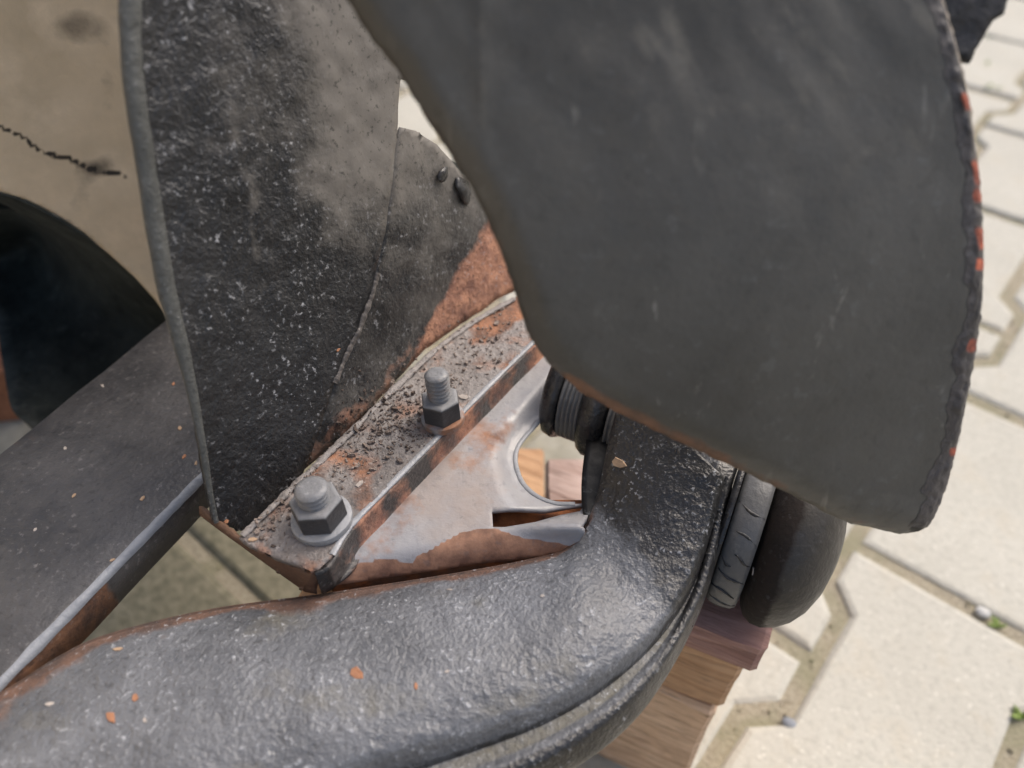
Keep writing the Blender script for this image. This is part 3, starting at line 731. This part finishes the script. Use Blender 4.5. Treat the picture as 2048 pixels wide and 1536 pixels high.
# torn seam strip along the fender's outer edge
SP = cr(fl_right[:-1], 220); rows = []; wr = []
for i, (x, y) in enumerate(SP):
    w = 46 + 26 * nz(i * .06, 2) + 12 * nz(i * .21, 8) ; r = []
    for k in range(11):
        f = k / 10; px = x - w * (1 - f) + 3 * nz(i * .3, k) ; py = y - 8 * (1 - f)
        hgt = math.sin(math.pi * min(1, f * .9 + .08)) ** .6 * (.0003 + .0016 * abs(nz(i * .10, f * 2, 5)) + .0006 * nz(i * .3, f * 4, 2))
        p = s_fender(px, py) + nF * (max(0, hgt) * 1.1 * sstep(.05, .6, f) + .00015); r.append(p)
        ora = 0
        for yy, a in ((205, 20), (350, 28), (392, 16), (478, 24), (530, 14), (690, 18), (905, 12)): ora = max(ora, math.exp(-((y - yy) / a) ** 2))
        wr.append((ora * sstep(.25, .6, f) * .72 + .15, (.95 * sstep(.80, .92, f)) * sstep(430, 200, y), .25 + .5 * nz(i * .07, f)))
    rows.append(r)
grid('torn_seam', rows, 'seam', fen, wr)
# stay behind the fender's upper corner
def s_stay(px, py): return PL(px, py, f0 - nF * .0065, nF) + nF * .001 * nz(px * .02, py * .02)
sheet('fender_stay', [(1700, -260), (2060, -260), (2030, -40), (2016, 0), (2010, 28), (1986, 40), (1976, 58), (1952, 100), (1938, 128), (1922, 118), (1870, 60), (1700, -60)], s_stay, 'seam', fen, 14, (), lambda x, y: (.1, .3 * sstep(40, 10, abs(x - 2010)), .6), .016, 9, 3)

# ================================================================== WOODEN PACKING under the mount
ang = R(-24); pw = Vector((math.cos(ang), math.sin(ang), 0)); qw = Vector((-pw.y, pw.x, 0)); Z = Vector((0, 0, 1))
ZT = cM.z - .0482 - .0005
def board(name, corner, length, depth, z0, z1, mat, label, bev=.002, dang=0, cat='wood block', group=None):
    """solid timber with slightly uneven saw-cut faces; corner = front right foot"""
    a = ang + R(dang); p = Vector((math.cos(a), math.sin(a), 0)); q = Vector((-p.y, p.x, 0))
    nx, ny, nz_ = 26, 8, 6; bm = bmesh.new(); bmesh.ops.create_cube(bm, size=1)
    bmesh.ops.bevel(bm, geom=list(bm.edges), offset=.03, segments=1, affect='EDGES')
    bmesh.ops.subdivide_edges(bm, edges=list(bm.edges), cuts=5, use_grid_fill=True)
    for v in bm.verts:
        x, y, z = v.co
        sx = length; sy = depth; szz = z1 - z0
        w = corner + p * ((x - .5) * sx) + q * ((y + .5) * sy); w.z = z0 + (z + .5) * szz
        k = .0022
        w.x += k * nz(w.x * 30, w.y * 30, w.z * 60); w.y += k * nz(w.y * 30, w.x * 30, w.z * 90 + 4)
        v.co = w
    me = bpy.data.meshes.new(name); bm.to_mesh(me); bm.free()
    for pp in me.polygons: pp.use_smooth = False
    me.materials.append(M[mat]); o = bpy.data.objects.new(name, me); C.objects.link(o)
    return tag(o, label, cat, group)
cor = W(1530, 1305, ZT); cor.z = 0
T1, T2 = ZT - .024, ZT - .024 - .060
board('wooden_plank', cor, .10, .085, T1, ZT, 'wood_red', 'reddish brown plank on top of the timber stack under the rubber mount')
board('wooden_plank', cor + pw * -.006 + qw * .004, .10, .08, T2, T1 - .0004, 'wood_tan', 'tan plank in the middle of the timber stack', dang=1.5)
board('wooden_block', cor + pw * -.010 + qw * .000, .10, .11, 0.0004, T2 - .0004, 'wood_old', 'weathered pale timber block with cracked grain at the foot of the stack', dang=-1)
# second packing seen through the bracket's opening
def packing(px0, px1, py, z, depth, mat, label):       # a block whose far top edge runs through (px0..px1, py)
    a = W(px0, py, z); b = W(px1, py, z); a.z = b.z = 0
    c = b - Vector((0, depth, 0)); board('wooden_block', c, (b - a).length, depth, .0004, z, mat, label, dang=24)
packing(1092, 1290, 915, .19, .05, 'wood_pink', 'pinkish worn timber block seen through the bracket opening')
packing(1000, 1086, 895, .15, .05, 'wood_tan', 'orange brown timber block below the edge of the bracket opening')
bx = W(12, 770, .06)
box('brick', Vector((bx.x - .20, bx.y - .02, .0)), Vector((.20, .03, 0)), Vector((-.02, .11, 0)), Vector((0, 0, .068)), 'brick', None, .003)
tag(bpy.data.objects['brick'], 'orange clay brick on the paving beyond the black liner', 'brick')

# parts were built in place: keep them there under the vehicle's own origin
inv = car.matrix_basis.inverted()
from mathutils import Matrix
T = Matrix.Translation(-car.location)
for o in list(car.children):
    if o.type == 'MESH': o.matrix_parent_inverse = T

# ================================================================== debris, resting on what the photograph shows it on
bpy.context.view_layer.update()
dg = bpy.context.evaluated_depsgraph_get()
def hit(px, py):
    ok, loc, nrm, idx, ob, mt = scene.ray_cast(dg, CAMP, ray(px, py).normalized())
    if not ok: return None
    if nrm.dot(CAMP - loc) < 0: nrm = -nrm
    return loc, nrm, ob
def flake_mesh(rnd, size, th):
    n = rnd.randint(5, 7); base = [(math.cos(2 * math.pi * k / n) * size * rnd.uniform(.6, 1.1), math.sin(2 * math.pi * k / n) * size * .55 * rnd.uniform(.6, 1.1)) for k in range(n)]
    V = [(x, y, 0) for x, y in base] + [(x * .9, y * .9, th * rnd.uniform(.7, 1.2)) for x, y in base]
    F = [list(range(n))[::-1], list(range(n, 2 * n))] + [[i, (i + 1) % n, n + (i + 1) % n, n + i] for i in range(n)]
    return V, F
def flake(px, py, size, mat, label, group, name='rust_flake', cat='flake'):
    h = hit(px, py)
    if not h: return
    loc, nrm, ob = h; rnd = random.Random(int(px * 7 + py)); size *= .9; V, F = flake_mesh(rnd, size, size * .22)
    me = bpy.data.meshes.new(name); me.from_pydata(V, [], F); me.materials.append(M[mat])
    o = bpy.data.objects.new(name, me); C.objects.link(o)
    q = nrm.to_track_quat('Z', 'Y'); o.rotation_mode = 'QUATERNION'
    from mathutils import Quaternion
    o.rotation_quaternion = Quaternion(nrm, rnd.uniform(-.5, .3)) @ q
    o.location = loc + nrm * .00005
    tag(o, label, cat, group)
g = 'flakes on the frame rail'
for x, y, s, m in ((205, 772, .0018, 'chip_pale'), (347, 768, .0018, 'chip_orange'), (360, 857, .0020, 'chip_tan'), (369, 913, .0020, 'chip_orange'), (392, 927, .0018, 'chip_tan'), (285, 998, .0020, 'chip_tan'), (148, 991, .0018, 'chip_tan'), (130, 897, .0016, 'chip_pale'), (70, 1060, .0016, 'chip_pale'), (225, 1120, .0016, 'chip_tan')):
    k = m.split('_')[1]; flake(x, y, s, m, 'tiny %s flake lying on the dark frame rail' % k, k + ' ' + g)
g = 'flakes on the pebbled arm'
for x, y, s, m in ((236, 1298, .0022, 'chip_tan'), (98, 1409, .0022, 'chip_pale'), (270, 1396, .0026, 'chip_orange'), (222, 1434, .0034, 'chip_orange'), (290, 1440, .0016, 'chip_pale'), (832, 1372, .0020, 'chip_orange'), (894, 1343, .0014, 'chip_pale'), (900, 1180, .0016, 'chip_pale'), (1085, 1192, .0016, 'chip_pale')):
    k = m.split('_')[1]; flake(x, y, s, m, 'tiny %s flake lying on the pebbled grey arm' % k, k + ' ' + g)
flake(714, 1347, .0042, 'chip_orange', 'larger orange wood chip lying on the middle of the pebbled arm', None, 'wood_chip', 'chip')
flake(1238, 927, .0052, 'chip_tan', 'tan dry leaf scrap stuck on the black strap below the fender', None, 'leaf_scrap', 'leaf')
flake(1507, 1141, .0024, 'chip_pale', 'pale flake stuck at the end of a crack in the rubber ring', None)
flake(505, 1080, .0028, 'chip_tan', 'pale flake on the free corner of the flange', None)
flake(928, 795, .0036, 'chip_pale', 'whitish crumb wedged beside the nut with the tall stud', None, 'crumb', 'crumb')
flake(676, 700, .0016, 'chip_orange', 'tiny orange flake on the black inner panel beside the seam bead', None)
flake(452, 1043, .0020, 'chip_orange', 'tiny orange flake at the lower corner of the black inner panel', None)
flake(720, 968, .0030, 'chip_pale', 'flat pale flake on the flange beside the short studded nut', None)
# crumbs too many to count along the flange and at the weld
rnd = random.Random(5); V = []; F = []
for i in range(1500):
    t = rnd.random(); a = lerp_px((520, 1080), (1040, 640), t); off = rnd.gauss(0, 26) + (0 if rnd.random() < .5 else -22)
    px = a[0] + off * .72; py = a[1] + off * .70
    if rnd.random() < .35: px, py = 800 + rnd.gauss(0, 55), 850 + rnd.gauss(0, 45)
    h = hit(px, py)
    if not h or h[2] is None or h[2].name.split('.')[0] not in ('mounting_flange', 'weld_line', 'gusset_plate'): continue
    loc, nrm, ob = h; s = min(.0026, .00035 + .0009 * rnd.random() ** 3 + (.0016 * rnd.random() if rnd.random() < .10 else 0))
    fv, ff = flake_mesh(rnd, s, s * rnd.uniform(.4, 1.1)); q = nrm.to_track_quat('Z', 'Y'); k = len(V)
    ca, sa = math.cos(i), math.sin(i)
    V += [loc + q @ Vector((x * ca - y * sa, x * sa + y * ca, z)) for x, y, z in fv]; F += [[k + j for j in f] for f in ff]
cr_o = mesh_obj('rust_crumbs', V, F, 'crumb', None, False); tag(cr_o, 'brown rust crumbs scattered along the bolted flange', 'crumbs', None, 'stuff')
# pebbles and weeds in the joints
def pebble(px, py, s, mat, label):
    p = W(px, py, 0); bm = bmesh.new(); bmesh.ops.create_icosphere(bm, subdivisions=2, radius=s)
    for v in bm.verts:
        v.co *= 1 + .25 * nz(v.co.x * 90 + px, v.co.y * 90, v.co.z * 90); v.co.z *= .6; v.co.x *= 1.25
    me = bpy.data.meshes.new('pebble'); bm.to_mesh(me); bm.free()
    for f in me.polygons: f.use_smooth = True
    me.materials.append(M[mat]); o = bpy.data.objects.new('pebble', me); C.objects.link(o)
    hh = s * .5; o.location = (p.x, p.y, hh - .003); o.rotation_euler = (0, 0, R(-35)); tag(o, label, 'pebble')
pebble(1580, 1447, .0048, 'stone', 'dark grey pebble in the paving joint beside the timber stack')
pebble(1966, 1225, .0050, 'stone_pale', 'pale blue grey pebble in the long paving joint next to a weed')
def weed(px, py, n, s, label, cat='weed', nm='weed', group=None):
    base = W(px, py, -.005); r = random.Random(int(px)); t = empty(nm, (base.x, base.y, -.012)); tag(t, label, cat, group)
    for i in range(n):
        a = r.uniform(0, 6.28); L = s * r.uniform(.6, 1.1); up = r.uniform(.3, .9); V = []; F = []
        d = Vector((math.cos(a), math.sin(a), 0)); sd_ = Vector((-d.y, d.x, 0))
        for k in range(5):
            f = k / 4; w = L * .20 * math.sin(math.pi * (.12 + .86 * f)); c = d * L * f + Z * (.010 + L * up * (f - .45 * f * f)); V += [c - sd_ * w, c + Z * (-w * .3), c + sd_ * w]
        for k in range(4):
            for j in (0, 1): F.append([k * 3 + j, k * 3 + j + 1, k * 3 + j + 4, k * 3 + j + 3])
        mesh_obj('leaf', V, F, 'weed', t, True, None, .0003, 0)
weed(1990, 1258, 7, .009, 'small green weed in the long paving joint beside a pale pebble')
weed(2040, 1440, 8, .010, 'small green weed in the short paving joint without a pebble')
for x, y in ((1975, 78), (1968, 135), (1982, 182)): weed(x, y, 7, .014, 'small green weed in the bright paving beyond the fender', group='weeds beyond the fender')
# moss and grit in the joints
V = []; F = []; rnd = random.Random(11)
for i in range(3800):
    x = rnd.uniform(-.75, .8); y = rnd.uniform(.05, 1.25)
    u = Vector((x, y, 0)).dot(UA) - U0; v = Vector((x, y, 0)).dot(VA) - V0
    ci = round(u / cp); best = False
    for cc in (ci - 1, ci, ci + 1):
        vv = v - (rp / 2 if cc % 2 else 0); ri = round(vv / rp)
        if inside((u - cc * cp, vv - ri * rp), shape): best = True
    if best: continue
    s = rnd.uniform(.0008, .0026); fv, ff = flake_mesh(rnd, s, s * 1.1); k = len(V); a = rnd.uniform(0, 6.28)
    V += [Vector((x + p * math.cos(a) - q * math.sin(a), y + p * math.sin(a) + q * math.cos(a), -.0046 + r + .001 * rnd.random())) for p, q, r in fv]; F += [[k + j for j in f] for f in ff]
gr_o = mesh_obj('joint_grit', V, F, 'grit', pav, False); gr_o['kind'] = 'stuff'
